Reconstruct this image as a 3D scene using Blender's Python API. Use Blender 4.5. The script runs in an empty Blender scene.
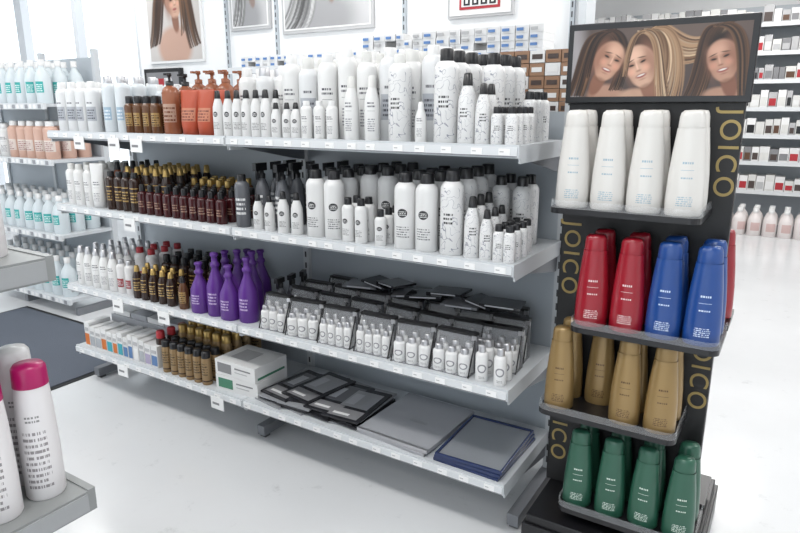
import bpy, math, random
import numpy as np
from mathutils import Matrix, Vector
random.seed(7)
R=random.uniform
scene=bpy.context.scene
try: scene.view_settings.view_transform='Standard'
except Exception: pass

# ---------------- materials ----------------
def mat(name,col,rough=.4,metal=0,alpha=1,emit=0,coat=0,trans=0):
    m=bpy.data.materials.new(name); m.use_nodes=True
    b=m.node_tree.nodes['Principled BSDF']
    b.inputs['Base Color'].default_value=(*col,1)
    b.inputs['Roughness'].default_value=rough
    b.inputs['Metallic'].default_value=metal
    b.inputs['Alpha'].default_value=alpha
    b.inputs['Coat Weight'].default_value=coat
    b.inputs['Transmission Weight'].default_value=trans
    if emit:
        b.inputs['Emission Color'].default_value=(*col,1)
        b.inputs['Emission Strength'].default_value=emit
    return m
def label(name,base,els,rough=.35,metal=0,coat=0):
    m=mat(name,base,rough,metal,coat=coat); nt=m.node_tree; N=nt.nodes; L=nt.links
    b=N['Principled BSDF']
    uv=N.new('ShaderNodeUVMap'); sp=N.new('ShaderNodeSeparateXYZ'); L.new(uv.outputs[0],sp.inputs[0])
    U=sp.outputs[0]; V=sp.outputs[1]
    def M(op,a,b_=None,c=None):
        n=N.new('ShaderNodeMath'); n.operation=op
        for i,x in enumerate((a,b_,c)):
            if x is None: continue
            if isinstance(x,(int,float)): n.inputs[i].default_value=x
            else: L.new(x,n.inputs[i])
        return n.outputs[0]
    def bx(u0,u1,v0,v1):
        return M('MULTIPLY',M('COMPARE',U,(u0+u1)/2,(u1-u0)/2),M('COMPARE',V,(v0+v1)/2,(v1-v0)/2))
    cur=None
    for e in els:
        k=e[0]; c=e[-1]
        if k=='box': mask=bx(*e[1:5])
        elif k=='text':
            u0,u1,v0,v1,n=e[1:6]
            t=M('MULTIPLY',M('SUBTRACT',V,v0),n/(v1-v0))
            fr=M('FRACT',t); fl=M('FLOOR',t)
            cm=N.new('ShaderNodeCombineXYZ'); L.new(M('MULTIPLY',U,110),cm.inputs[0]); L.new(M('MULTIPLY',fl,7.3),cm.inputs[1])
            no=N.new('ShaderNodeTexNoise'); no.inputs['Scale'].default_value=1; no.inputs['Detail'].default_value=0
            L.new(cm.outputs[0],no.inputs['Vector'])
            mask=M('MULTIPLY',bx(u0,u1,v0,v1),M('MULTIPLY',M('LESS_THAN',fr,.5),M('GREATER_THAN',no.outputs[0],.45)))
        elif k in('circ','ring'):
            cu,cv,ru,rv=e[1:5]
            a=M('POWER',M('DIVIDE',M('SUBTRACT',U,cu),ru),2); a2=M('POWER',M('DIVIDE',M('SUBTRACT',V,cv),rv),2)
            s=M('ADD',a,a2); mask=M('LESS_THAN',s,1)
            if k=='ring': mask=M('MULTIPLY',mask,M('GREATER_THAN',s,e[5]))
        elif k=='floral':
            cm=N.new('ShaderNodeCombineXYZ'); L.new(M('MULTIPLY',U,7),cm.inputs[0]); L.new(M('MULTIPLY',V,7),cm.inputs[1])
            no=N.new('ShaderNodeTexNoise'); no.inputs['Scale'].default_value=1.2; no.inputs['Detail'].default_value=0; no.inputs['Distortion'].default_value=1.2
            L.new(cm.outputs[0],no.inputs['Vector'])
            mask=M('MULTIPLY',bx(*e[1:5]),M('COMPARE',no.outputs[0],.52,.018))
        mx=N.new('ShaderNodeMix'); mx.data_type='RGBA'
        L.new(mask,mx.inputs['Factor'])
        if cur is None: mx.inputs['A'].default_value=(*base,1)
        else: L.new(cur,mx.inputs['A'])
        mx.inputs['B'].default_value=(*c,1)
        cur=mx.outputs['Result']
    L.new(cur,b.inputs['Base Color'])
    return m
BK=(.02,.02,.022)
black=mat('black_plastic',(.012,.012,.014),.28)
blackm=mat('black_matte',(.012,.012,.013),.45)
blkgloss=mat('black_gloss_film',(.02,.02,.024),.14)
white=mat('white_plastic',(.74,.74,.74),.3)
offw=mat('offwhite_plastic',(.66,.66,.64),.4)
silver=mat('silver_cap',(.55,.55,.57),.3,.8)
goldc=mat('gold_cap',(.5,.34,.12),.3,.7)
redc=mat('red_cap',(.4,.02,.03),.35)
magenta=mat('magenta_cap',(.36,.006,.1),.3)
W_ring=label('bottle_ring_logo',(.72,.72,.72),[('circ',.5,.48,.072,.058,(.035,.035,.04)),('text',.45,.55,.45,.515,3,(.75,.75,.75)),('text',.4,.6,.16,.32,5,(.16,.16,.17))],.28)
W_txt=label('bottle_grey_text',(.74,.74,.735),[('text',.41,.59,.52,.62,2,(.07,.07,.09)),('box',.42,.58,.46,.465,(.2,.2,.22)),('text',.42,.58,.15,.36,6,(.22,.22,.25))],.28)
W_sil=label('bottle_silver_label',(.7,.71,.72),[('box',.36,.64,.22,.5,(.42,.44,.48)),('text',.4,.6,.26,.47,4,(.08,.08,.1)),('text',.43,.57,.56,.62,1,(.1,.1,.12))],.28)
W_flo=label('bottle_floral',(.72,.72,.72),[('floral',.25,.78,.05,.8,(.3,.31,.36)),('box',.44,.56,.35,.54,(.72,.72,.72)),('text',.43,.57,.38,.53,3,BK)],.28)
W_blu=label('bottle_blue_text',(.65,.69,.72),[('box',.4,.6,.22,.45,(.33,.46,.58)),('text',.42,.58,.25,.43,3,(.8,.82,.85))])
W_teal=label('jug_teal_label',(.64,.7,.73),[('box',.42,.6,.25,.5,(.03,.38,.36)),('text',.44,.58,.28,.46,4,(.8,.9,.9))])
W_peach=label('jug_peach',(.62,.4,.32),[('box',.38,.66,.2,.5,(.7,.62,.57)),('text',.4,.6,.22,.48,5,(.3,.1,.1))])
W_pink=label('jug_pinkish',(.74,.69,.68),[('box',.4,.62,.2,.5,(.62,.45,.43))])
Amb=label('amber_gold',(.12,.05,.02),[('box',.36,.64,.2,.55,(.35,.22,.08)),('text',.38,.62,.22,.53,5,(.03,.01,.01))],.2)
Brn=label('dark_brown',(.03,.014,.01),[('text',.38,.62,.25,.55,4,(.5,.33,.12)),('box',.36,.64,.6,.62,(.5,.33,.12))],.2)
Bur=label('burgundy',(.05,.008,.01),[('text',.4,.6,.25,.5,3,(.35,.22,.16))],.18)
Ora=label('orange_amber',(.28,.095,.045),[('box',.36,.64,.2,.5,(.42,.27,.2)),('text',.38,.62,.22,.48,4,(.15,.04,.02))],.25)
Pou=label('red_pouch',(.42,.07,.03),[('box',.35,.65,.3,.6,(.5,.2,.12)),('text',.38,.62,.32,.58,4,(.12,.02,.02))],.4)
Pur=label('purple_bottle',(.105,.028,.24),[('text',.42,.58,.2,.4,4,(.6,.5,.7))],.3)
Gld=label('gold_can',(.3,.2,.1),[('text',.36,.64,.3,.7,5,(.03,.02,.01)),('box',.0,1,.1,.14,(.05,.02,.01))],.3,.3)
RedW=label('white_red_label',(.7,.69,.69),[('box',.36,.64,.2,.45,(.3,.05,.06)),('text',.38,.62,.25,.42,3,(.7,.7,.7))])
Gry=label('grey_bottle',(.12,.125,.14),[('text',.38,.62,.25,.6,4,(.8,.8,.8))],.25)
Mini=label('mini_bottle',(.74,.74,.74),[('ring',.5,.38,.12,.12,.45,(.25,.25,.27)),('text',.42,.58,.1,.18,2,(.3,.3,.3))])
Near=label('near_bottle',(.74,.72,.73),[('text',.4,.6,.1,.55,10,(.27,.25,.26)),('text',.44,.56,.6,.66,2,(.25,.25,.25))])
def joi(n,c,tc,r=.28,m=0): return label(n,c,[('text',.45,.55,.5,.54,1,tc),('text',.43,.57,.1,.2,5,tc),('text',.45,.55,.36,.39,1,tc),('box',.44,.56,.44,.444,tc)],r,m,coat=.3)
J_w=joi('bottle_pearl',(.7,.68,.65),(.3,.42,.5)); J_r=joi('bottle_red',(.3,.008,.02),(.75,.6,.6)); J_b=joi('bottle_blue',(.012,.06,.25),(.6,.7,.85))
J_g=joi('bottle_gold',(.3,.195,.075),(.1,.05,.02),.33,.35); J_n=joi('bottle_green',(.022,.1,.062),(.6,.7,.63),.3,.1)
steel=mat('white_powdercoat_steel',(.58,.605,.63),.32); panel=mat('grey_steel_panel',(.44,.48,.52),.3); rail=mat('price_rail',(.68,.7,.72),.3); slot=mat('slot_dark',(.06,.06,.065),.6)
shsteel=mat('shaded_steel',(.25,.26,.26),.4); shrail=mat('shaded_rail',(.32,.33,.34),.35)  # near unit's steel and rail: dimmer light put into a darker colour
bracket=mat('grey_bracket',(.22,.23,.25),.45,.3); ticket=mat('ticket_paper',(.84,.84,.84),.6)
clear=mat('clear_plastic',(.9,.92,.95),.08,alpha=.16)
wallm=mat('wall_paint',(.83,.84,.85),.7); ceilm=mat('ceiling_tile',(.8,.8,.8),.8)
greym=mat('grey_card',(.3,.31,.33),.4); lgrey=mat('light_grey_card',(.42,.43,.46),.3); folder=mat('folder_grey',(.42,.43,.46),.22,.1); kitgrey=mat('smoky_film',(.16,.165,.18),.2)
pgray=mat('print_grey',(.45,.45,.46),.4); pwhite=mat('print_white',(.78,.78,.78),.4); pmid=mat('print_midgrey',(.22,.22,.23),.4); pbrn=mat('print_brown',(.1,.045,.022),.4)

# ---------------- mesh builder ----------------
class B:
    def __init__(s): s.v=[];s.f=[];s.mi=[];s.sm=[];s.uv=[];s.mats=[];
    def m(s,mt):
        if mt not in s.mats: s.mats.append(mt)
        return s.mats.index(mt)
    def face(s,idx,mt,uv=None,sm=False):
        s.f.append(idx); s.mi.append(s.m(mt)); s.sm.append(sm); s.uv.append(uv or [(0,0)]*len(idx))
    def box(s,x0,x1,y0,y1,z0,z1,mt,M=None):
        o=len(s.v); P=[(x0,y0,z0),(x1,y0,z0),(x1,y1,z0),(x0,y1,z0),(x0,y0,z1),(x1,y0,z1),(x1,y1,z1),(x0,y1,z1)]
        if M: P=[tuple(M@Vector(p)) for p in P]
        s.v+=P; q=[(0,0),(1,0),(1,1),(0,1)]
        for f in((0,3,2,1),(4,5,6,7),(0,1,5,4),(1,2,6,5),(2,3,7,6),(3,0,4,7)): s.face([o+i for i in f],mt,q)
    def lathe(s,segs,x,y,z,rot=0,n=16,M=None,sx=1,sy=1):
        H=max(p[1] for sg in segs for p in sg[1]); c,sn=math.cos(rot),math.sin(rot)
        for mt,pts in segs:
            o=len(s.v)
            for p in pts:
                r,zz=p[0],p[1]; e=p[2] if len(p)>2 else 1; ex=p[3] if len(p)>3 else 0
                for i in range(n+1):
                    a=-math.pi+2*math.pi*i/n
                    px=r*math.sin(a)*sx+ex; py=-r*math.cos(a)*e*sy
                    q=(px*c-py*sn,px*sn+py*c,zz)
                    if M: q=tuple(M@Vector(q))
                    s.v.append((q[0]+x,q[1]+y,q[2]+z))
            for j in range(len(pts)-1):
                for i in range(n):
                    a=o+j*(n+1)+i; b=a+n+1
                    s.face([a,a+1,b+1,b],mt,[(i/n,pts[j][1]/H),((i+1)/n,pts[j][1]/H),((i+1)/n,pts[j+1][1]/H),(i/n,pts[j+1][1]/H)],True)
    def prism(s,pts,z0,z1,mt):
        o=len(s.v); n=len(pts)
        s.v+=[(p[0],p[1],z0) for p in pts]+[(p[0],p[1],z1) for p in pts]
        s.face([o+i for i in range(n)][::-1],mt); s.face([o+n+i for i in range(n)],mt)
        for i in range(n):
            j=(i+1)%n; s.face([o+i,o+j,o+n+j,o+n+i],mt)
    def obj(s,name,parent=None,bevel=0):
        me=bpy.data.meshes.new(name); me.from_pydata(s.v,[],s.f)
        for mt in s.mats: me.materials.append(mt)
        me.polygons.foreach_set('material_index',s.mi); me.polygons.foreach_set('use_smooth',s.sm)
        ul=me.uv_layers.new(name='UVMap'); ul.data.foreach_set('uv',[c for f in s.uv for p in f for c in p])
        me.update(); ob=bpy.data.objects.new(name,me); scene.collection.objects.link(ob)
        if parent: ob.parent=parent
        if bevel:
            md=ob.modifiers.new('bevel','BEVEL'); md.width=bevel; md.segments=2; md.limit_method='ANGLE'
        return ob
def empty(name):
    e=bpy.data.objects.new(name,None); scene.collection.objects.link(e); e.empty_display_size=.1; return e

# ---------------- printed pictures: colour stored per vertex on a flat sheet ----------------
printm=bpy.data.materials.new('printed_picture'); printm.use_nodes=True
_n=printm.node_tree; _a=_n.nodes.new('ShaderNodeVertexColor'); _a.layer_name='Col'
_n.links.new(_a.outputs[0],_n.nodes['Principled BSDF'].inputs['Base Color']); _n.nodes['Principled BSDF'].inputs['Roughness'].default_value=.35
class Pic:
    def __init__(s,w,h,res,bg):
        s.w,s.h=w,h; s.nx=int(w*res)+1; s.ny=int(h*res)+1
        s.X,s.Y=np.meshgrid(np.linspace(0,w,s.nx),np.linspace(0,h,s.ny)); s.C=np.zeros((s.ny,s.nx,3)); s.C[:]=bg
        s.rs=np.random.RandomState(3)
    def blend(s,a,c): a=a[...,None]; s.C=s.C*(1-a)+np.array(c)*a
    def ell(s,cx,cy,rx,ry,c,rot=0,soft=.15,op=1):
        dx,dy=s.X-cx,s.Y-cy; co,si=math.cos(rot),math.sin(rot)
        d=np.sqrt(((dx*co+dy*si)/rx)**2+((-dx*si+dy*co)/ry)**2)
        t=np.clip((1+soft-d)/(2*soft),0,1); s.blend(t*t*(3-2*t)*op,c)
    def stroke(s,P,W,c,op=1,soft=.5):
        P=[np.array(p,float) for p in P]; pts=[]
        for t in np.linspace(0,1,26):
            q=P
            while len(q)>1: q=[q[i]*(1-t)+q[i+1]*t for i in range(len(q)-1)]
            pts.append(q[0])
        pts=np.array(pts); D=np.full(s.X.shape,9.)
        for i in range(25):
            a,b=pts[i],pts[i+1]; ab=b-a; L=max((ab**2).sum(),1e-9)
            t=np.clip(((s.X-a[0])*ab[0]+(s.Y-a[1])*ab[1])/L,0,1)
            ww=W*(.35+.65*math.sin(math.pi*min(1,(i+.5)/25)))
            D=np.minimum(D,np.sqrt((s.X-a[0]-t*ab[0])**2+(s.Y-a[1]-t*ab[1])**2)/ww)
        t=np.clip((1+soft-D)/(2*soft),0,1); s.blend(t*t*(3-2*t)*op,c)
    def hair(s,P,spread,n,cols,W=.0025):
        for i in range(n):
            f=s.rs.uniform(-1,1); j=[( p[0]+sp[0]*f+s.rs.normal(0,.0015), p[1]+sp[1]*f+s.rs.normal(0,.0015)) for p,sp in zip(P,spread)]
            c=np.array(cols[s.rs.randint(len(cols))])*s.rs.uniform(.7,1.25)
            s.stroke(j,W*s.rs.uniform(.5,1.3),c,.8,.8)
    def face(s,cx,cy,k,rot,sk,turn=0,smile=1):
        sk=np.array(sk); dk=sk*np.array([.5,.38,.34]); lt=np.minimum(1,sk*1.35+.04)
        co,si=math.cos(rot),math.sin(rot)
        def at(dx,dy): dx*=k;dy*=k; return cx+dx*co-dy*si, cy+dx*si+dy*co
        e=lambda dx,dy,rx,ry,c,r=0,so=.3,op=1: s.ell(*at(dx,dy),rx*k,ry*k,c,rot+r,so,op)
        e(0,-.045,.013,.03,dk*.9,0,.2)
        e(0,.002,.0275,.034,sk,0,.1); e(turn*.003,-.014,.0215,.026,sk,0,.12); e(turn*.004,-.028,.012,.013,sk,0,.2)
        e(-turn*.02,-.002,.013,.034,dk,0,.8,.75); e(turn*.025,-.004,.007,.03,dk,0,.8,.35); e(turn*.006,.019,.014,.010,lt,0,.8,.6)
        for sx in(-1,1):
            ox=turn*.005+sx*.0108
            e(ox,.0062,.0078,.0052,dk,0,.7,.75); e(ox,.0048,.0050,.0018,(.015,.008,.006),sx*.12,.5); e(ox,.0126,.0072,.0011,(.04,.018,.01),-sx*.2,.6,.85)
            e(ox*1.2,-.007,.0065,.006,np.minimum(1,sk*np.array([1.3,1.05,1.0])+.03),0,.9,.6)
        e(turn*.007,0,.0016,.009,lt,0,.8,.7); e(turn*.0065,-.0085,.0042,.0017,dk,0,.7,.75)
        if smile: e(turn*.005,-.0185,.0092,.0036,(.26,.05,.05),0,.45); e(turn*.005,-.0178,.0070,.0016,(.7,.64,.6),0,.4)
        else: e(turn*.004,-.0185,.0075,.0031,(.3,.07,.065),0,.4)
        e(turn*.004,-.0255,.006,.0015,dk,0,.8,.5); e(turn*.002,-.040,.012,.004,dk*.7,0,.8,.6)
    def build(s,name,x0,y,z0,parent=None):
        nx,ny=s.nx,s.ny
        V=np.stack([s.X+x0,np.full_like(s.X,y),s.Y+z0],-1).reshape(-1,3)
        F=[(j*nx+i,j*nx+i+1,(j+1)*nx+i+1,(j+1)*nx+i) for j in range(ny-1) for i in range(nx-1)]
        me=bpy.data.meshes.new(name); me.from_pydata(V.tolist(),[],F); me.materials.append(printm)
        ca=me.color_attributes.new('Col','FLOAT_COLOR','POINT')
        C=np.concatenate([np.clip(s.C.reshape(-1,3),0,1),np.ones((nx*ny,1))],1); ca.data.foreach_set('color',C.ravel())
        me.update(); ob=bpy.data.objects.new(name,me); scene.collection.objects.link(ob)
        if parent: ob.parent=parent
        return ob

# ---------------- bottle profiles ----------------
def cyl(h,r,body,cap,cr=.6,ch=.13):
    hb=h*(1-ch); c=r*cr
    return [(body,[(0,0),(r*.93,0)]),(body,[(r*.93,0),(r,.004),(r,hb*.5),(r,hb*.88),(r*.95,hb*.93),(r*.8,hb*.97),(c*1.02,hb)]),
            (cap,[(c,hb),(c*.96,h-.004),(c*.85,h),(0,h)])]
def slim(h,r,body,cap):
    hb=h*.82
    return [(body,[(0,0),(r*.93,0)]),(body,[(r*.93,0),(r,.004),(r,hb*.55),(r*.93,hb*.78),(r*.62,hb*.95),(r*.5,hb)]),
            (cap,[(r*.55,hb),(r*.42,h-.003),(r*.3,h),(0,h)])]
def can(h,r,body,cap):
    hb=h*.8
    return [(body,[(0,0),(r*.95,0)]),(body,[(r*.95,0),(r,.004),(r,hb*.96),(r*.9,hb)]),(cap,[(r*.88,hb),(r*.86,h-.006),(r*.7,h),(0,h)])]
def tube(h,r,body,cap):
    return [(cap,[(0,0),(r*.85,0),(r*.9,h*.16)]),(body,[(r*.92,h*.16,1),(r,h*.3,.9),(r*1.02,h*.7,.5),(r*1.08,h*.96,.12),(r*1.08,h,.06),(0,h,.06)])]
def jug(h,r,body,cap):
    hb=h*.86
    return [(body,[(0,0),(r*.93,0)]),(body,[(r*.93,0),(r,.008),(r,hb*.65),(r*.8,hb*.8),(r*.4,hb*.93),(r*.33,hb)]),(cap,[(r*.4,hb),(r*.4,h),(0,h)])]
def flagon(h,r,body,cap):
    return [(body,[(0,0),(r*.93,0)]),(body,[(r*.93,0),(r,.005),(r*1.02,h*.3),(r*.95,h*.48),(r*.6,h*.62),(r*.36,h*.72),(r*.34,h*.78)]),
            (cap,[(r*.45,h*.78),(r*.48,h*.8),(r*.45,h*.83),(r*.3,h*.85),(r*.3,h*.93),(r*.42,h*.95),(r*.4,h*.99),(r*.25,h),(0,h)])]
def pump(Bd,h,r,body,cap,x,y,z,rot):
    hb=h*.8
    Bd.lathe([(body,[(0,0),(r*.93,0)]),(body,[(r*.93,0),(r,.004),(r,hb*.85),(r*.8,hb*.94),(r*.4,hb)]),
       (cap,[(r*.45,hb),(r*.45,hb+.016),(r*.15,hb+.018),(r*.15,h*.94),(r*.3,h*.95),(r*.3,h),(0,h)])],x,y,z,rot)
    Mt=Matrix.Translation((x,y,z))@Matrix.Rotation(rot,4,'Z')
    Bd.box(-.006,.006,-r*1.15,0,h*.955,h*.99,cap,Mt)
def trigger(Bd,h,r,body,cap,x,y,z,rot):
    hb=h*.76
    Bd.lathe([(body,[(0,0),(r*.93,0)]),(body,[(r*.93,0),(r,.004),(r,hb*.7),(r*.7,hb*.88),(r*.4,hb)]),(cap,[(r*.48,hb),(r*.48,hb+.016),(r*.3,hb+.02),(r*.3,h*.9)])],x,y,z,rot)
    Mt=Matrix.Translation((x,y,z))@Matrix.Rotation(rot,4,'Z')
    Bd.box(-.009,.009,-r*1.3,r*.7,h*.88,h,cap,Mt); Bd.box(-.005,.005,-r*.95,-r*.7,h*.74,h*.89,cap,Mt)
def rows(Bd,prof,x0,x1,y0,nr,dy,z,r,gap=1.08,j=.002,alt=None,n=16):
    st=2*r*gap; cnt=max(1,int((x1-x0)/st+.001)); st=(x1-x0)/cnt
    for k in range(nr):
        for i in range(cnt):
            x=x0+st*(i+.5)+R(-j,j); y=y0+k*dy+R(-j,j); rt=R(.0,.55)
            if callable(prof): prof(x,y,z,rt)
            else: Bd.lathe(alt if alt and i%2 else prof,x,y,z,rt,n)

# ---------------- room ----------------
def noise_floor():
    m=mat('poured_floor',(.8,.8,.8),.2); nt=m.node_tree;N=nt.nodes;L=nt.links;b=N['Principled BSDF']
    tc=N.new('ShaderNodeTexCoord'); no=N.new('ShaderNodeTexNoise'); no.inputs['Scale'].default_value=1.4; no.inputs['Detail'].default_value=5
    L.new(tc.outputs['Object'],no.inputs['Vector'])
    cr=N.new('ShaderNodeValToRGB'); cr.color_ramp.elements[0].position=.3; cr.color_ramp.elements[1].position=.7
    cr.color_ramp.elements[0].color=(.68,.69,.705,1); cr.color_ramp.elements[1].color=(.74,.75,.765,1)
    L.new(no.outputs[0],cr.inputs[0])
    n2=N.new('ShaderNodeTexNoise'); n2.inputs['Scale'].default_value=9; n2.inputs['Detail'].default_value=8; n2.inputs['Roughness'].default_value=.7; L.new(tc.outputs['Object'],n2.inputs['Vector'])
    c2=N.new('ShaderNodeMapRange'); c2.inputs['From Min'].default_value=.6; c2.inputs['From Max'].default_value=.8; L.new(n2.outputs[0],c2.inputs[0])
    mx=N.new('ShaderNodeMix'); mx.data_type='RGBA'; mx.inputs['B'].default_value=(.5,.51,.52,1); L.new(c2.outputs[0],mx.inputs['Factor']); L.new(cr.outputs[0],mx.inputs['A']); L.new(mx.outputs['Result'],b.inputs['Base Color'])
    return m
fm=noise_floor()
fl=B(); fl.box(-8.6,2.6,-3.1,3.72,-.1,0,fm); fl.box(-4.97,2.6,3.72,8.9,-.1,0,fm); fl.obj('floor')
c=B(); c.box(-8.6,2.6,-3.1,3.72,3.0,3.1,ceilm); c.box(-4.97,2.6,3.72,8.9,3.0,3.1,ceilm); c.obj('ceiling')
def wall(name,bx):
    w=B()
    for q in bx: w.box(*q,wallm)
    return w.obj(name)
PY=3.6
wall('wall_back',[(-4.85,-1.08,PY,PY+.12,0,3),(-8.5,-4.85,PY,PY+.12,0,.35),(-8.5,-4.85,PY,PY+.12,2.75,3)])
wall('wall_side',[(-4.97,-4.85,PY+.12,8.8,0,3)])
wall('wall_far',[(-4.97,2.5,8.8,8.9,0,3)])
wall('wall_left',[(-8.6,-8.5,-3,3.72,0,3)])
wall('wall_right',[(2.5,2.6,-3,8.9,0,3)])
wall('wall_front',[(-8.5,2.5,-3.1,-3,0,.4),(-8.5,2.5,-3.1,-3,2.7,3),(-8.5,-7.8,-3.1,-3,.4,2.7),(1.9,2.5,-3.1,-3,.4,2.7)])  # wide opening behind the camera, added to let fill light in
wf=mat('window_frame',(.6,.62,.65),.4)
for k,(a,b_) in enumerate([(-8.5,-6.7),(-6.7,-4.85)]):
    w=B(); y0,y1=PY+.02,PY+.1
    w.box(a,a+.06,y0,y1,.35,2.75,wf); w.box(b_-.06,b_,y0,y1,.35,2.75,wf); w.box(a+.06,b_-.06,y0,y1,.35,.42,wf); w.box(a+.06,b_-.06,y0,y1,2.68,2.75,wf)
    mx=(a+b_)/2; w.box(mx-.03,mx+.03,y0,y1,.42,2.68,wf)
    w.obj('window_%d'%(k+1))
w=B(); w.box(-7.8,1.9,-3.08,-3.02,.4,.46,wf); w.box(-7.8,1.9,-3.08,-3.02,2.64,2.7,wf)
for i in range(7): x=-7.8+i*9.64/6; w.box(x,x+.06,-3.08,-3.02,.46,2.64,wf)
w.obj('window_3')  # frame of the unseen window added behind the camera for fill
t=B(); t.box(-4.85,-1.08,PY-.015,PY,0,.09,wf); t.obj('baseboard_back')
t=B()
for x in(-3.78,-3.28,-2.21,-1.14):
    t.box(x-.012,x+.012,PY-.02,PY,.3,2.9,panel)
    for i in range(52): t.box(x-.004,x+.004,PY-.0215,PY-.02,.35+i*.05,.38+i*.05,slot)
t.box(-1.1,-1.06,PY-.03,PY+.14,0,3,steel)
t.obj('trim_1')
# posters
DK=(.014,.007,.005); BR=(.05,.022,.012); HN=(.17,.085,.042); BL=(.36,.22,.125); LB=(.6,.44,.29)
p=empty('portrait_poster'); q=B(); q.box(-4.71,-4.05,PY-.013,PY-.001,1.73,2.68,pwhite); q.obj('backing',p)
pc=Pic(.62,.91,150,(.55,.52,.5))
pc.ell(.31,.1,.2,.16,(.5,.32,.25),0,.2)
pc.hair([(.3,.62),(.12,.6),(.16,.3),(.06,.12)],[(.06,0),(.07,0),(.06,0),(.08,.02)],30,[DK,BR,BR,HN],.012)
pc.hair([(.34,.62),(.5,.6),(.46,.3),(.55,.1)],[(.06,0),(.06,0),(.06,0),(.07,.02)],30,[DK,BR,BR,HN],.012)
pc.ell(.32,.5,.115,.14,BR,0,.1); pc.face(.32,.44,3.1,.12,(.55,.34,.25),1,0)
pc.hair([(.3,.63),(.42,.66),(.44,.45),(.42,.2)],[(.02,0),(.02,.01),(.02,0),(.03,.02)],14,[DK,BR,HN],.009)
pc.build('print',-4.69,PY-.0145,1.75,p)
def framed(name,x0,x1,z0,z1,sd):
    e=empty(name); p=B(); p.box(x0,x1,PY-.02,PY-.001,z0,z1,pgray); p.box(x0+.02,x1-.02,PY-.023,PY-.02,z0+.02,z1-.02,pwhite); p.obj('frame',e)
    w,h=x1-x0-.06,z1-z0-.06; pc=Pic(w,h,90,(.5,.5,.51)); pc.rs=np.random.RandomState(sd)
    pc.ell(w*.5,h*.1,w*.35,h*.3,(.3,.3,.31),0,.4); pc.hair([(w*.5,h*.85),(w*.2,h*.8),(w*.35,h*.3),(w*.1,0)],[(w*.1,0),(w*.1,0),(w*.15,0),(w*.2,0)],26,[(.06,.06,.06),(.2,.2,.2),(.6,.6,.6)],.01)
    pc.face(w*.55,h*.55,2.2,.15,(.55,.53,.52),1,0); pc.build('print',x0+.03,PY-.0245,z0+.03,e)
framed('framed_picture',-3.73,-3.33,1.93,2.5,5)
framed('framed_picture',-3.22,-2.44,1.88,2.5,9)
p=B(); p.box(-1.9,-1.48,PY-.02,PY-.001,1.89,2.1,pgray); p.box(-1.885,-1.495,PY-.023,PY-.02,1.905,2.085,pwhite); p.box(-1.82,-1.56,PY-.026,PY-.023,1.935,2.03,redc)
p.box(-1.805,-1.575,PY-.028,PY-.026,1.95,2.015,pwhite)
for i in range(4):
    x=-1.79+i*.055; p.box(x,x+.04,PY-.03,PY-.028,1.957,2.008,black); p.box(x+.012,x+.028,PY-.031,PY-.03,1.967,1.998,pwhite)
p.obj('wall_sign')
p=B(); p.box(-4.78,-4.32,PY-.03,PY-.001,1.45,1.69,black); p.box(-4.75,-4.35,PY-.032,PY-.03,1.48,1.66,pmid); p.box(-4.65,-4.45,PY-.034,PY-.032,1.53,1.61,redc)
p.obj('framed_notice')
ws=B(); ws.box(-3.4,-1.14,3.22,PY-.02,1.61,1.635,steel); ws.box(-3.4,-1.14,3.2,3.22,1.6,1.64,rail); ws.obj('wall_shelf')
bluep=mat('print_blue',(.1,.22,.48),.4)
cb=B(); x=-3.3
while x<-1.22:
    w_=R(.05,.08); n=2 if x<-2.3 else 4
    for k in range(n):
        if random.random()<.06: continue
        zz=1.635+k*.038
        cb.box(x,x+w_,3.24+R(0,.01),3.42,zz,zz+.037,white)
        cb.box(x+.008,x+w_*.6,3.235,3.24,zz+.01,zz+.024,bluep if random.random()<.7 else pgray)
    x+=w_+.004
cb.obj('hair_colour_cartons')
# ---------------- main gondola ----------------
XR,XL,XM=-.655,-2.97,-1.80; YF=1.667; YB=2.09; SH=[1.27,.93,.537,.213]
g=B()
for si,z in enumerate(SH):
    for a,b_ in((XL,XM-.002),(XM+.002,XR)):
        g.box(a,b_,YF+.012,YB,z-.02,z,steel); g.box(a,b_,YF,YF+.012,z-.035,z+.002,steel)
        g.box(a+.004,b_-.004,YF-.006,YF,z-.031,z-.004,rail); g.box(a+.004,b_-.004,YF-.0068,YF-.006,z-.0305,z-.028,bracket)
        g.box(a,a+.006,YF+.012,YB,z-.05,z-.02,steel); g.box(b_-.006,b_,YF+.012,YB,z-.05,z-.02,steel)
    for x in(XL+.012,XM-.01,XM+.01,XR-.012):
        o=len(g.v); t_=.0025
        P=[(YF+.06,z-.022),(YB,z-.022),(YB,z-.11),(YB-.06,z-.1),(YF+.06,z-.04)]
        g.v+=[(x-t_,*q) for q in P]+[(x+t_,*q) for q in P]; n=5
        g.face([o+i for i in range(n)],bracket); g.face([o+n+i for i in range(n)][::-1],bracket)
        for i in range(n): j=(i+1)%n; g.face([o+j,o+i,o+n+i,o+n+j],bracket)
    for i in range(26):
        x=XL+.05+i*.088+R(-.01,.01)
        if x<XR-.05: g.box(x,x+.035,YF-.0078,YF-.0062,z-.027,z-.008,ticket); g.box(x+.004,x+.016,YF-.0082,YF-.0078,z-.0185,z-.0155,pgray)
for x in(XL,XM,XR-.0):
    g.box(x-.015,x+.015,YB,YB+.06,0,1.4,steel)
    for i in range(27): g.box(x-.004,x+.004,YB-.0012,YB,.08+i*.05,.105+i*.05,slot)
    g.box(x-.02,x+.02,YF+.09,YB+.42,.012,.055,bracket)
    g.box(x-.015,x+.015,YF+.1,YF+.13,0,.012,slot); g.box(x-.015,x+.015,YB+.36,YB+.39,0,.012,slot)
g.box(XL+.015,XM-.015,YB+.02,YB+.035,.14,1.36,panel); g.box(XM+.015,XR-.015,YB+.02,YB+.035,.14,1.36,panel)
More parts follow.
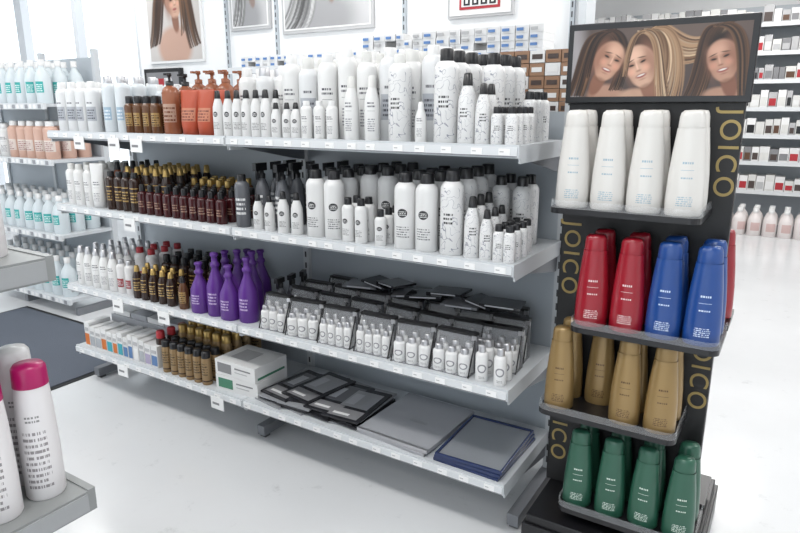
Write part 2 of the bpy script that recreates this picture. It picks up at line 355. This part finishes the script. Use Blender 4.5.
for z in (1.265,.206): g.box(XL,XR,YB+.06,YB+.42,z-.03,z,steel)
for (x,z) in[(-2.75,SH[0]),(-2.5,SH[0]),(-2.35,SH[0]),(-2.45,SH[1]),(-2.28,SH[2]),(-1.98,SH[3]),(-2.62,SH[3]),(-2.6,SH[2])]:
    g.box(x,x+.075,YF-.012,YF-.0095,z-.075,z-.02,ticket,)
    g.box(x+.01,x+.05,YF-.0125,YF-.012,z-.055,z-.045,pmid)
    g.box(x+.03,x+.045,YF-.0095,YF-.006,z-.03,z-.02,ticket)
g.obj('gondola_shelving_unit')
# ---- shelf 1
z=SH[0]; y=YF+.045
s=B()
rows(s,cyl(.215,.03,W_sil,white),-2.93,-2.62,y,5,.075,z,.03); rows(s,cyl(.235,.03,W_blu,silver),-2.62,-2.43,y+.02,4,.08,z,.03)
rows(s,cyl(.2,.022,W_blu,white),-2.42,-2.2,y+.15,3,.07,z,.022)
s.obj('clear_haircare_bottles')
s=B(); rows(s,cyl(.15,.023,Amb,black,.7,.2),-2.42,-2.2,y-.01,2,.055,z,.023)
rows(s,lambda a,b,c_,d:pump(s,.25,.034,Ora,Ora,a,b,c_,d),-2.19,-1.95,y+.15,2,.08,z,.034)
rows(s,lambda a,b,c_,d:pump(s,.235,.034,Ora,black,a,b,c_,d),-2.19,-2.1,y,2,.08,z,.034)
s.obj('amber_treatment_bottles')
s=B(); rows(s,tube(.17,.042,Pou,Pou),-2.09,-1.9,y+.01,2,.06,z,.042,1); s.obj('red_refill_pouches')
s=B()
rows(s,slim(.165,.021,W_ring,black),-1.89,-1.6,y-.01,2,.05,z,.021); rows(s,cyl(.25,.034,W_txt,white),-1.89,-1.6,y+.12,3,.08,z,.034,alt=cyl(.25,.034,W_sil,silver))
rows(s,slim(.12,.019,W_ring,black),-1.6,-1.46,y-.01,1,.05,z,.019)
rows(s,cyl(.28,.036,W_txt,white,.55,.1),-1.6,-1.36,y+.06,4,.08,z,.036,alt=cyl(.27,.036,W_sil,offw,.6,.14))
rows(s,cyl(.125,.02,W_txt,white),-1.46,-1.3,y-.015,1,.05,z,.02)
rows(s,cyl(.295,.034,W_txt,white,.6,.1),-1.36,-1.2,y+.07,3,.08,z,.034,alt=cyl(.28,.034,W_txt,offw,.5,.12)); rows(s,slim(.2,.025,W_txt,offw),-1.29,-1.13,y-.01,1,.05,z,.025)
rows(s,cyl(.29,.038,W_sil,white,.55,.1),-1.2,-.96,y+.09,4,.08,z,.038,1.02,alt=cyl(.28,.038,W_txt,offw,.6,.13)); rows(s,cyl(.26,.037,W_flo,offw,.5,.1),-1.12,-1.02,y,1,.08,z,.034)
rows(s,slim(.12,.018,W_txt,white),-1.02,-.96,y-.01,1,.05,z,.018)
s.obj('white_shampoo_bottles')
s=B()
rows(s,cyl(.27,.038,W_flo,black,.55,.13),-.955,-.875,y+.01,4,.085,z,.038,1.02)
rows(s,slim(.2,.028,W_flo,black),-.87,-.81,y,1,.06,z,.027,1.02); rows(s,cyl(.26,.036,W_flo,black,.55,.13),-.87,-.74,y+.11,3,.08,z,.034)
rows(s,slim(.17,.023,W_flo,black),-.81,-.76,y-.005,2,.055,z,.022,1.02)
rows(s,cyl(.105,.018,W_flo,black,.7,.18),-.76,-.67,y-.015,4,.045,z,.018,1.1); rows(s,cyl(.15,.024,W_flo,black,.6,.16),-.76,-.665,y+.175,3,.055,z,.023)
s.obj('floral_shampoo_bottles')
# ---- shelf 2
z=SH[1]
s=B()
rows(s,cyl(.19,.028,W_txt,offw),-2.93,-2.72,y,4,.08,z,.028); rows(s,tube(.2,.03,W_txt,white),-2.72,-2.64,y-.01,1,.08,z,.03); rows(s,slim(.2,.026,Ora,black),-2.72,-2.58,y+.1,3,.08,z,.026)
s.obj('white_styling_bottles')
s=B()
rows(s,slim(.19,.027,Brn,goldc),-2.58,-2.26,y+.06,4,.075,z,.027); rows(s,cyl(.17,.025,Brn,black),-2.62,-2.4,y,1,.06,z,.025)
rows(s,cyl(.145,.023,Amb,goldc,.6,.2),-2.26,-2.0,y+.16,3,.06,z,.023)
s.obj('brown_haircare_bottles')
s=B(); rows(s,cyl(.125,.022,Bur,black,.55,.22),-2.39,-1.86,y-.01,4,.056,z,.022,1.12); s.obj('burgundy_serum_bottles')
s=B(); 
rows(s,lambda a,b,c_,d:trigger(s,.24,.03,Gry,black,a,b,c_,d),-1.78,-1.58,y+.06,3,.085,z,.034)
rows(s,cyl(.2,.028,Gry,black),-1.8,-1.745,y-.005,1,.08,z,.025); rows(s,slim(.13,.02,W_ring,black),-1.72,-1.6,y-.01,1,.06,z,.02)
s.obj('spray_bottles')
s=B()
rows(s,slim(.15,.022,W_ring,black),-1.59,-1.47,y-.012,1,.05,z,.022); rows(s,lambda a,b,c_,d:trigger(s,.24,.03,W_ring,black,a,b,c_,d),-1.57,-1.47,y+.12,3,.09,z,.03)
rows(s,cyl(.235,.036,W_ring,black),-1.46,-1.3,y+.005,4,.085,z,.036)
rows(s,cyl(.15,.022,W_ring,black,.6,.16),-1.295,-1.19,y-.012,2,.05,z,.022); rows(s,cyl(.25,.036,W_ring,black),-1.3,-1.15,y+.11,3,.085,z,.036,1.02)
rows(s,cyl(.12,.02,W_ring,black,.6,.2),-1.18,-1.1,y-.012,3,.05,z,.02); 
rows(s,cyl(.245,.037,W_ring,black),-1.09,-.93,y+.005,4,.085,z,.037,1.02)
s.obj('ring_logo_shampoo_bottles')
s=B()
rows(s,cyl(.26,.037,W_flo,black),-.92,-.84,y+.003,4,.085,z,.037,1.02)
rows(s,slim(.185,.025,W_flo,black),-.84,-.785,y,3,.06,z,.025,1.02); rows(s,cyl(.23,.03,W_flo,black),-.84,-.7,y+.2,2,.075,z,.03)
rows(s,slim(.15,.021,W_flo,black),-.782,-.738,y-.005,3,.055,z,.02,1.02); rows(s,cyl(.11,.018,W_flo,black,.7,.18),-.738,-.665,y-.012,4,.046,z,.018,1.0)
s.obj('floral_conditioner_bottles')
# ---- shelf 3
z=SH[2]
s=B(); rows(s,slim(.19,.028,W_txt,silver),-2.93,-2.62,y,4,.08,z,.028); rows(s,cyl(.16,.024,RedW,silver),-2.62,-2.5,y+.0,1,.06,z,.024); rows(s,cyl(.2,.028,RedW,redc),-2.62,-2.46,y+.1,3,.075,z,.028); s.obj('silver_haircare_bottles')
s=B(); rows(s,slim(.15,.023,Brn,goldc),-2.49,-2.2,y-.01,2,.055,z,.023); rows(s,cyl(.18,.026,Brn,black,.6,.2),-2.45,-2.08,y+.12,3,.07,z,.026); rows(s,slim(.14,.022,Amb,black),-2.2,-2.11,y-.01,1,.055,z,.022); s.obj('dark_styling_bottles')
s=B(); 
for (x,yy,h) in[(-2.06,y,.215),(-1.972,y+.01,.265),(-1.885,y+.0,.225),(-1.935,y+.1,.265),(-1.85,y+.1,.27),(-2.02,y+.11,.25),(-1.90,y+.2,.25),(-1.99,y+.21,.24),(-1.80,y+.02,.265)]:
    s.lathe(flagon(h,.0405,Pur,Pur),x,yy,z,R(0,.4),20)
s.obj('purple_flagon_bottles')
s=B(); rows(s,lambda a,b,c_,d:trigger(s,.17,.024,Gry,black,a,b,c_,d),-1.77,-1.66,y+.12,3,.07,z,.026); s.obj('small_spray_bottles')
s=B()
def pouch(x,yy,zz,rot,w_=.125,h=.12,nm=3,capm=silver):
    M_=Matrix.Translation((x,yy,zz))@Matrix.Rotation(rot,4,'Z')
    d=.06
    s.box(-w_/2,w_/2,d,d+.008,0,h,kitgrey,M_)
    s.box(-w_/2,w_/2,.0,d,0,.003,kitgrey,M_)
    o=len(s.v); P=[(-w_/2,-.002,.003),(w_/2,-.002,.003),(w_/2,d-.012,h),(-w_/2,d-.012,h)]
    s.v+=[tuple(M_@Vector(p)) for p in P]; s.face([o,o+1,o+2,o+3],clear)
    for sx in(-1,1):
        a=sx*w_/2; o=len(s.v); P=[(a,-.003,.0),(a,d,.0),(a,d,h),(a,d-.01,h)]
        s.v+=[tuple(M_@Vector(p)) for p in P]; s.face([o,o+1,o+2,o+3],clear)
        T=M_@Matrix.Rotation(-math.atan2(d-.01,h),4,'X')
        s.box(a-.0018,a+.0018,-.004,-.001,0,h*1.05,blackm,T)
    s.box(-w_/2,w_/2,d-.014,d+.012,h,h+.009,blackm,M_)
    s.box(w_/2-.012,w_/2+.004,d-.018,d-.014,h-.012,h+.003,silver,M_)
    for i in range(nm):
        xx=-w_/2+w_*(i+.5)/nm; hh=R(.084,.094); v=M_@Vector((xx,.018,.003)); s.lathe(cyl(hh,w_/nm*.45,Mini,capm,.65,.2),v.x,v.y,v.z,rot+.2,12)
        v=M_@Vector((xx,.044,.003)); s.lathe(cyl(hh+.012,w_/nm*.4,Mini,capm,.6,.18),v.x,v.y,v.z,rot+.2,12)
for i,x in enumerate([-1.64,-1.49,-1.335,-1.175,-1.015,-.87]): pouch(x,y-.03+R(0,.01),z,R(-.05,.12),.14 if i else .12,.125,4 if i in(2,3) else 3)
for i,x in enumerate([-1.6,-1.45,-1.3,-1.15,-1.0,-.86,-.75]): pouch(x,y+.075+R(0,.01),z,R(-.1,.15),.135,.13,3)
for i,x in enumerate([-1.6,-1.46,-1.32,-1.18,-1.03,-.89,-.76]): pouch(x,y+.17+R(0,.015),z,R(-.1,.15),.13,.135,3)
for i,x in enumerate([-1.55,-1.4,-1.25,-1.1,-.95,-.8]): pouch(x,y+.265,z,R(-.1,.1),.13,.14,3)
s.obj('travel_kit_pouches')
s=B()
for k in range(9):
    x=-1.4+k*.075; M_=Matrix.Translation((x,y+.24+R(-.03,.04),z+.152+.0125*(k%3)))@Matrix.Rotation(R(-.5,.5),4,'Z')@Matrix.Rotation(R(-.08,.08),4,'Y')
    s.box(-.07,.07,-.05,.05,0,.009,blkgloss if k%3 else kitgrey,M_); s.box(-.05,.05,-.051,-.0495,.002,.007,lgrey,M_)
s.obj('black_kit_bags',bevel=.003)
s=B(); rows(s,cyl(.12,.02,Mini,silver,.6,.2),-.79,-.67,y-.01,2,.05,z,.019); s.obj('mini_shampoo_bottles')
# ---- shelf 4
z=SH[3]
s=B(); cols=[mat('carton_%s'%n,c_,.4) for n,c_ in(('teal',(.05,.35,.42)),('orange',(.6,.17,.04)),('white',(.8,.8,.8)),('grey',(.4,.42,.45)),('blue',(.1,.2,.4)),('lilac',(.4,.35,.5)))]
x=-2.92
while x<-2.36:
    w_=R(.03,.045); h=R(.1,.125); m_=random.choice(cols)
    s.box(x,x+w_,y-.02,y+.1,z,z+h,white); s.box(x+.003,x+w_-.003,y-.022,y-.02,z+.01,z+h*.55,m_); s.box(x+.006,x+w_-.006,y-.022,y-.02,z+h*.65,z+h*.8,pgray)
    x+=w_+.004
for k in range(3): s.box(-2.9,-2.4,y+.12,y+.33,z+k*.045,z+k*.045+.043,lgrey)
for k in range(4): x=-2.88+k*.13; s.box(x,x+.12,y+.13,y+.3,z+.133,z+.16,lgrey if k%2 else pwhite)
s.obj('product_cartons',bevel=.001)
s=B(); rows(s,can(.15,.022,Gld,black),-2.33,-2.02,y-.01,2,.055,z,.022); rows(s,can(.185,.023,Gld,goldc),-2.36,-2.02,y+.11,4,.06,z,.023); rows(s,can(.17,.022,Brn,redc),-2.42,-2.34,y+.02,3,.06,z,.022); s.obj('hairspray_cans')
grn=mat('carton_green',(.05,.2,.12),.4)
s=B()
for k in range(2):
    M_=Matrix.Translation((-1.87,y+.08,z+k*.067))@Matrix.Rotation(.05-.05*k,4,'Z')
    s.box(-.115,.115,-.095,.095,0,.066,white,M_); s.box(-.1,-.02,-.0965,-.095,.012,.054,grn if k==0 else pmid,M_); s.box(0,.09,-.0965,-.095,.04,.046,pmid,M_);s.box(0,.07,-.0965,-.095,.025,.029,pgray,M_)
    s.box(.115,.1162,-.08,.08,.01,.02,grn,M_)
M_=Matrix.Translation((-1.87,y+.08,z+.1335)); s.box(-.07,.03,-.05,.05,0,.0008,pgray,M_)
s.obj('glove_boxes',bevel=.0015)
s=B()
for gi,(gx,nk) in enumerate(((-1.67,5),(-1.56,6),(-1.44,5),(-1.33,5))):
    for k in range(nk):
        M_=Matrix.Translation((gx+R(-.015,.015),y+.13+R(-.025,.025),z+k*.007+gi*.0003))@Matrix.Rotation(R(-.1,.35)-.1,4,'Z')
        s.box(-.08,.08,-.13,.14,0,.0065,blkgloss if k%3 else greym,M_)
    s.box(-.065,.065,-.115,-.05,.0066,.0072,pmid,M_); s.box(-.06,.06,-.03,.11,.0066,.0072,greym if gi%2 else kitgrey,M_); s.box(-.05,.02,-.1,-.085,.0072,.0077,pwhite,M_); s.box(-.05,-.01,-.01,.08,.0074,.008,lgrey,M_)
s.obj('salon_cape_packets',bevel=.001)
s=B()
for k in range(2):
    M_=Matrix.Translation((-1.09,y+.155,z+k*.012))@Matrix.Rotation(-.08+.05*k,4,'Z')
    s.box(-.15,.15,-.175,.175,0,.011,folder,M_)
    s.box(-.15,.15,-.178,-.165,0,.0125,silver,M_)
s.box(-.03,.05,-.03,.0,.0111,.0115,greym,M_)
s.obj('grey_portfolio_folder',bevel=.002)
s=B(); dk=mat('dark_blue_plastic',(.025,.04,.11),.22); inn=mat('tray_grey_film',(.34,.36,.39),.1,.25)
for k in range(3):
    M_=Matrix.Translation((-.795,y+.125,z+k*.012))@Matrix.Rotation(.03*(k-1),4,'Z')
    s.box(-.112,.112,-.15,.15,0,.006,inn,M_)
    for q in((-.12,-.112,-.158,.158),(.112,.12,-.158,.158)): s.box(*q,0,.0115,dk,M_)
    for q in((-.112,.112,-.158,-.15),(-.112,.112,.15,.158)): s.box(*q,0,.0115,dk,M_)
s.obj('foil_sheet_trays',bevel=.0015)
# rear stock
s=B(); br=mat('kraft_brown',(.3,.17,.1),.5); br2=mat('carton_dark',(.06,.04,.035),.4)
for i in range(6):
    x=-1.0+i*.056
    for k in range(7):
        zz=1.265+k*.043; s.box(x,x+.053,YB+.09,YB+.25,zz,zz+.041,br if (k+i)%3 else white); s.box(x+.008,x+.045,YB+.088,YB+.09,zz+.012,zz+.028,pwhite if k%2 else br2)
s.obj('brown_cartons')
# ---------------- display stand ----------------
D=empty('cosmetics_display_stand')
bx0,bx1,by=-.605,-.135,1.93
d=B(); d.box(bx0,bx1,by,by+.035,.12,1.60,blackm)
d.box(-.60,-.09,1.69,2.25,0,.09,black); d.box(-.59,-.10,1.70,2.23,.09,.12,black)
d.obj('backboard_and_base',D,bevel=.003)
TZ=[1.10,.76,.48,.17]; OFF=[(-.583,-.187),(-.503,-.109),(-.583,-.187),(-.503,-.109)]
d=B()
def tray(x0,x1,y0,y1,z0):
    r=.03; ps=[]
    for (cx,cy,a0) in((x0+r,y0+r,math.pi),(x1-r,y0+r,1.5*math.pi)):
        for i in range(7): a=a0+i*math.pi/12; ps.append((cx+r*math.cos(a),cy+r*math.sin(a)))
    ps+=[(x1,y1),(x0,y1)]
    d.prism(ps,z0-.016,z0,black)
    o=len(d.v); n=14
    for q in ps[:n]: d.v+=[(q[0],q[1],z0),(q[0],q[1],z0+.022)]
    for i in range(n-1): d.face([o+2*i,o+2*i+2,o+2*i+3,o+2*i+1],clear)
    d.box(x0,x0+.004,y0+r,y1,z0,z0+.022,clear); d.box(x1-.004,x1,y0+r,y1,z0,z0+.022,clear)
for k in range(4):
    tray(OFF[k][0],OFF[k][1],1.722,by,TZ[k])
    d.box(OFF[k][0],OFF[k][1],by+.035,2.15,TZ[k]-.016,TZ[k],black)
d.obj('trays',D)
d=B(); hy=by-.02
d.box(bx0-.008,bx1+.012,hy,by,1.385,1.605,black)
d.obj('header_panel',D,bevel=.003)
HX,HW,HZ,HH=bx0+.008,(bx1-bx0)-.012,1.403,.184
pc=Pic(HW,HH,850,(.07,.05,.045)); W_,H_=HW,HH
def P(u,v): return (u*W_,v*H_)
pc.ell(*P(0,.5),.035,.14,(.36,.34,.35),0,.6,.9)
pc.ell(*P(.65,.9),.2,.05,(.14,.1,.085),0,.8,.7)
# left woman: brown hair, laughing, head tilted towards the centre
pc.hair([P(.22,.97),P(.08,1.0),P(.1,.5),P(.03,.02)],[(.022,.005),(.02,.0),(.022,0),(.026,0)],70,[DK,BR,BR,DK,HN],.0028)
pc.ell(*P(.215,.68),.045,.05,DK,.2,.2)
pc.ell(*P(.22,.02),.05,.03,(.42,.24,.17),0,.25)
pc.hair([P(.2,.98),P(.33,1.0),P(.34,.5),P(.28,.1)],[(.018,.003),(.014,0),(.014,0),(.018,0)],44,[DK,BR,DK,HN],.0025)
pc.face(*P(.225,.55),1.42,-.42,(.52,.3,.21),1,1)
pc.hair([P(.25,.97),P(.13,.97),P(.12,.6),P(.1,.3)],[(.009,.002),(.009,0),(.008,0),(.01,0)],22,[DK,BR,BR],.002)
# centre woman: long blond hair sweeping to the right
pc.hair([P(.42,.85),P(.5,1.15),P(.58,.8),P(.63,.35),P(.86,.85)],[(.02,.01),(.01,.015),(.02,.02),(.03,.03),(.02,.045)],110,[BR,HN,BL,BL,LB,HN],.003)
pc.hair([P(.42,.9),P(.55,1.1),P(.62,.6),P(.55,.0)],[(.02,.006),(.02,.01),(.035,0),(.05,0)],90,[HN,BL,BL,LB,BR,HN],.003)
pc.ell(*P(.44,.66),.046,.05,BR,.3,.25)
pc.ell(*P(.42,.0),.055,.022,(.5,.31,.22),0,.25)
pc.face(*P(.42,.46),1.5,.38,(.58,.36,.26),-1,1)
pc.hair([P(.41,.95),P(.53,.95),P(.52,.5),P(.56,.0)],[(.012,.003),(.01,.003),(.009,0),(.02,0)],36,[BL,LB,HN,BR],.0025)
pc.hair([P(.42,.93),P(.35,.95),P(.34,.6),P(.33,.3)],[(.008,.003),(.008,0),(.006,0),(.006,0)],16,[BL,HN,BR],.002)
# right woman
pc.hair([P(.86,.98),P(.74,1.0),P(.8,.5),P(.73,.0)],[(.022,.004),(.02,0),(.022,0),(.026,0)],60,[DK,BR,HN,BR],.0028)
pc.ell(*P(.88,.64),.045,.05,DK,0,.25); pc.ell(*P(.88,.0),.045,.022,(.4,.23,.16),0,.25)
pc.face(*P(.87,.5),1.4,.3,(.45,.25,.175),-1,1)
pc.hair([P(.83,.97),P(.97,1.0),P(.97,.5),P(.99,.0)],[(.014,.004),(.014,0),(.012,0),(.012,0)],44,[DK,BR,HN,DK],.0026)
pc.build('header_print',HX,hy-.0015,HZ,D)
gl=mat('gold_lettering',(.36,.265,.09),.4)
def letter(txt,x,zt,size,nm):
    cu=bpy.data.curves.new(nm,'FONT'); cu.body=txt; cu.size=size; cu.extrude=.0008; cu.space_character=1.22; cu.offset=.0003
    cu.materials.append(gl); ob=bpy.data.objects.new(nm,cu); scene.collection.objects.link(ob)
    ob.matrix_world=Matrix(((0,1,0,x),(0,0,-1,by-.001),(-1,0,0,zt),(0,0,0,1))); ob.parent=D
letter('JOICO',-.188,1.37,.072,'lettering_1'); letter('JOICO',-.592,1.03,.072,'lettering_2')
letter('JOICO',-.188,.735,.072,'lettering_3'); letter('JOICO',-.592,.44,.072,'lettering_4')
def joico(body):
    return [(body,[(0,0,.72),(.043,0,.72)]),(body,[(.043,0,.72),(.046,.006,.72),(.0462,.04,.72),(.044,.1,.72),(.039,.16,.72),(.034,.205,.74),(.0325,.222,.75)]),
            (body,[(.0305,.222,.75),(.031,.226,.75),(.0295,.25,.75),(.0275,.259,.75),(.022,.2655,.72,.002),(.0,.267,.6,.004)])]
def jb(m_,x,y_,z_,name,rot=.15,sc=1):
    q=B(); pr=joico(m_); pr=[(a,[(p[0]*(.95 if sc<1 else 1),p[1]*sc,*p[2:]) for p in ps]) for a,ps in pr]
    q.lathe(pr,0,0,0,rot,32); ob=q.obj(name); ob.location=(x,y_,z_)
XS1=[-.532,-.434,-.337,-.239]; XS2=[-.454,-.355,-.257,-.160]
for yy in(1.775,1.868):
    for i in range(4):
        jb(J_w,XS1[i],yy,TZ[0],'shampoo_bottle',R(.0,.25)); jb(J_r if i<2 else J_b,XS2[i],yy,TZ[1],'conditioner_bottle',R(.0,.25))
        if not(i==1 and yy<1.8): jb(J_g,XS1[i],yy,TZ[2],'treatment_bottle',R(.0,.25),.97)
        jb(J_n,XS2[i],yy,TZ[3],'smoothing_bottle',R(.0,.25),.93)
jb(J_r,-.155,2.05,TZ[1],'conditioner_bottle',.1)
# ---------------- near-left gondola ----------------
g=B()
for z_,xe in((1.138,-1.003),(.725,-.972),(.3,-.972)):
    g.box(-2.4,xe,.12,.533,z_-.02,z_,shsteel); g.box(-2.4,xe,.533,.545,z_-.04,z_+.002,shsteel); g.box(xe-.006,xe,.12,.533,z_-.04,z_-.02,shsteel); g.box(-2.39,xe-.01,.545,.551,z_-.036,z_-.004,shrail)
    g.box(xe,xe+.003,.14,.53,z_-.036,z_-.004,shrail)
g.box(-2.4,-1.01,.09,.12,.08,1.6,shsteel); g.box(-1.03,-1.0,.08,.12,0,1.65,shsteel); g.box(-2.4,-2.365,.08,.12,0,1.65,shsteel); g.box(-1.03,-1.0,.1,.5,0,.05,bracket)
g.obj('aisle_shelving_unit')
def nb(x,y_,z_,h=.24,cap=magenta,name='shampoo_bottle'):
    q=B(); r=.031; hb=h*.84
    q.lathe([(Near,[(0,0),(r*.93,0)]),(Near,[(r*.93,0),(r,.004),(r*1.0,hb*.4),(r*.93,hb*.8),(r*.85,hb)]),(cap,[(r*.88,hb),(r*.84,h-.008),(r*.7,h-.002),(0,h)])],0,0,0,.9,32); ob=q.obj(name); ob.location=(x,y_,z_)
nb(-1.033,.495,.725); nb(-1.03,.42,.725); nb(-1.1,.505,.725,.25,white); nb(-1.02,.34,.725); nb(-1.1,.42,.725)
nb(-1.09,.485,1.138,.25,white,'conditioner_bottle'); nb(-1.08,.41,1.138,.25,white,'conditioner_bottle')
# ---------------- far-left shelving ----------------
g=B(); SX=-4.02
for z_ in(1.40,1.05,.56,.12):
    g.box(-5.3,SX,2.27,2.62,z_-.02,z_,steel); g.box(-5.3,SX,2.25,2.27,z_-.035,z_+.003,rail)
    for i in range(25): g.box(-5.28+i*.05,-5.25+i*.05,2.2475,2.25,z_-.03,z_-.005,greym if i%3==0 else ticket)
for x in(-5.3,-4.66,SX-.01): g.box(x-.015,x+.015,2.62,2.66,0,1.75,steel); g.box(x-.015,x+.015,2.3,2.66,0,.05,bracket)
g.box(-5.3,SX-.01,2.635,2.645,.1,1.7,panel)
g.obj('side_shelving_unit')
s=B(); rows(s,jug(.27,.048,W_teal,white),-5.25,-4.07,2.33,3,.11,1.40,.048,1.15); rows(s,jug(.25,.05,W_teal,white),-5.25,-4.07,2.33,3,.11,.56,.05,1.15); rows(s,jug(.27,.05,W_teal,white),-5.25,-4.07,2.33,3,.11,.12,.05,1.15)
s.obj('developer_jugs')
s=B(); rows(s,cyl(.24,.045,W_peach,white),-4.6,-4.07,2.33,3,.11,1.05,.045); rows(s,cyl(.22,.045,W_txt,white),-5.2,-4.62,2.33,3,.11,1.05,.045); s.obj('peach_shampoo_bottles')
# mat
mm=mat('carpet_mat',(.1,.115,.145),.95); nt=mm.node_tree; no=nt.nodes.new('ShaderNodeTexNoise'); no.inputs['Scale'].default_value=220; bp=nt.nodes.new('ShaderNodeBump'); bp.inputs['Strength'].default_value=.6; bp.inputs['Distance'].default_value=.004
nt.links.new(no.outputs[0],bp.inputs['Height']); nt.links.new(bp.outputs[0],nt.nodes['Principled BSDF'].inputs['Normal'])
m_=B(); m_.box(-4.5,-3.05,1.0,2.2,0,.008,mm); m_.box(-4.53,-3.02,.97,2.23,0,.004,blackm); m_.obj('entrance_mat')
# ---------------- far right shelving ----------------
g=B(); s=B(); fx0,fx1,fy=-2.5,1.6,8.35
fc=[white,pgray,black,redc,pmid,offw,br2,pbrn]
for z_ in(.45,.78,1.08,1.38,1.68,1.98,2.28):
    g.box(fx0,fx1,fy,8.73,z_-.02,z_,steel); g.box(fx0,fx1,fy-.015,fy,z_-.04,z_+.005,rail)
    x=fx0+.02
    while x<fx1-.1:
        w_=R(.05,.1); h=R(.12,.2); s.box(x,x+w_,fy+.03,fy+.25,z_,z_+h,random.choice([white,pwhite,offw,pgray,pmid])); s.box(x+.008,x+w_-.008,fy+.027,fy+.03,z_+.02,z_+h*.6,random.choice(fc)); x+=w_+.006
for i in range(5): x=fx0+i*(fx1-fx0)/4; g.box(x-.02,x+.02,8.75,8.8,0,2.5,steel)
g.box(fx0,fx1,8.73,8.75,.1,2.5,panel)  # grey back whose colour stands in for shadow between the shelves
g.obj('wall_shelving_unit'); s.obj('boxed_hair_products')
s=B(); rows(s,jug(.3,.07,W_pink,white),-1.6,1.4,7.95,3,.15,0,.07,1.05); s.obj('bulk_product_jugs')
# ---------------- lights ----------------
em=mat('luminous_diffuser',(1,.99,.97),.5,emit=3)
for i,(x,y_,pw) in enumerate([(-.6,.5,19),(-2.4,.5,20),(-4.4,.8,23),(-.4,-1.4,14),(-2.6,-1.4,14),(-5.2,3.0,18),(-2.6,2.9,20),(-.3,3.4,24),(.4,5.4,36),(-.6,7.3,34),(-3.2,5.5,16),(1.4,2.2,22)]):
    f=B(); f.box(x-.62,x+.62,y_-.17,y_+.17,2.945,2.999,white); f.box(x-.6,x+.6,y_-.15,y_+.15,2.935,2.945,em); f.obj('ceiling_light')
    L=bpy.data.lights.new('lamp','AREA'); L.shape='RECTANGLE'; L.size=1.2; L.size_y=.3; L.energy=pw; L.color=(1,.985,.96)
    o=bpy.data.objects.new('ceiling_lamp',L); scene.collection.objects.link(o); o.location=(x,y_,2.92)
W=bpy.data.worlds.new('sky'); scene.world=W; W.use_nodes=True
bg=W.node_tree.nodes['Background']; bg.inputs[0].default_value=(.88,.95,1,1); bg.inputs[1].default_value=2.0
# ---------------- camera ----------------
cam=bpy.data.cameras.new('camera'); co=bpy.data.objects.new('camera',cam); scene.collection.objects.link(co); scene.camera=co
cam.sensor_width=36; cam.lens=630/800*36; cam.clip_start=.02
th=math.atan(158/630); fw=Vector((-.530*math.cos(th),.848*math.cos(th),-math.sin(th)))
co.location=(0,0,1.37); co.rotation_euler=fw.to_track_quat('-Z','Y').to_euler()
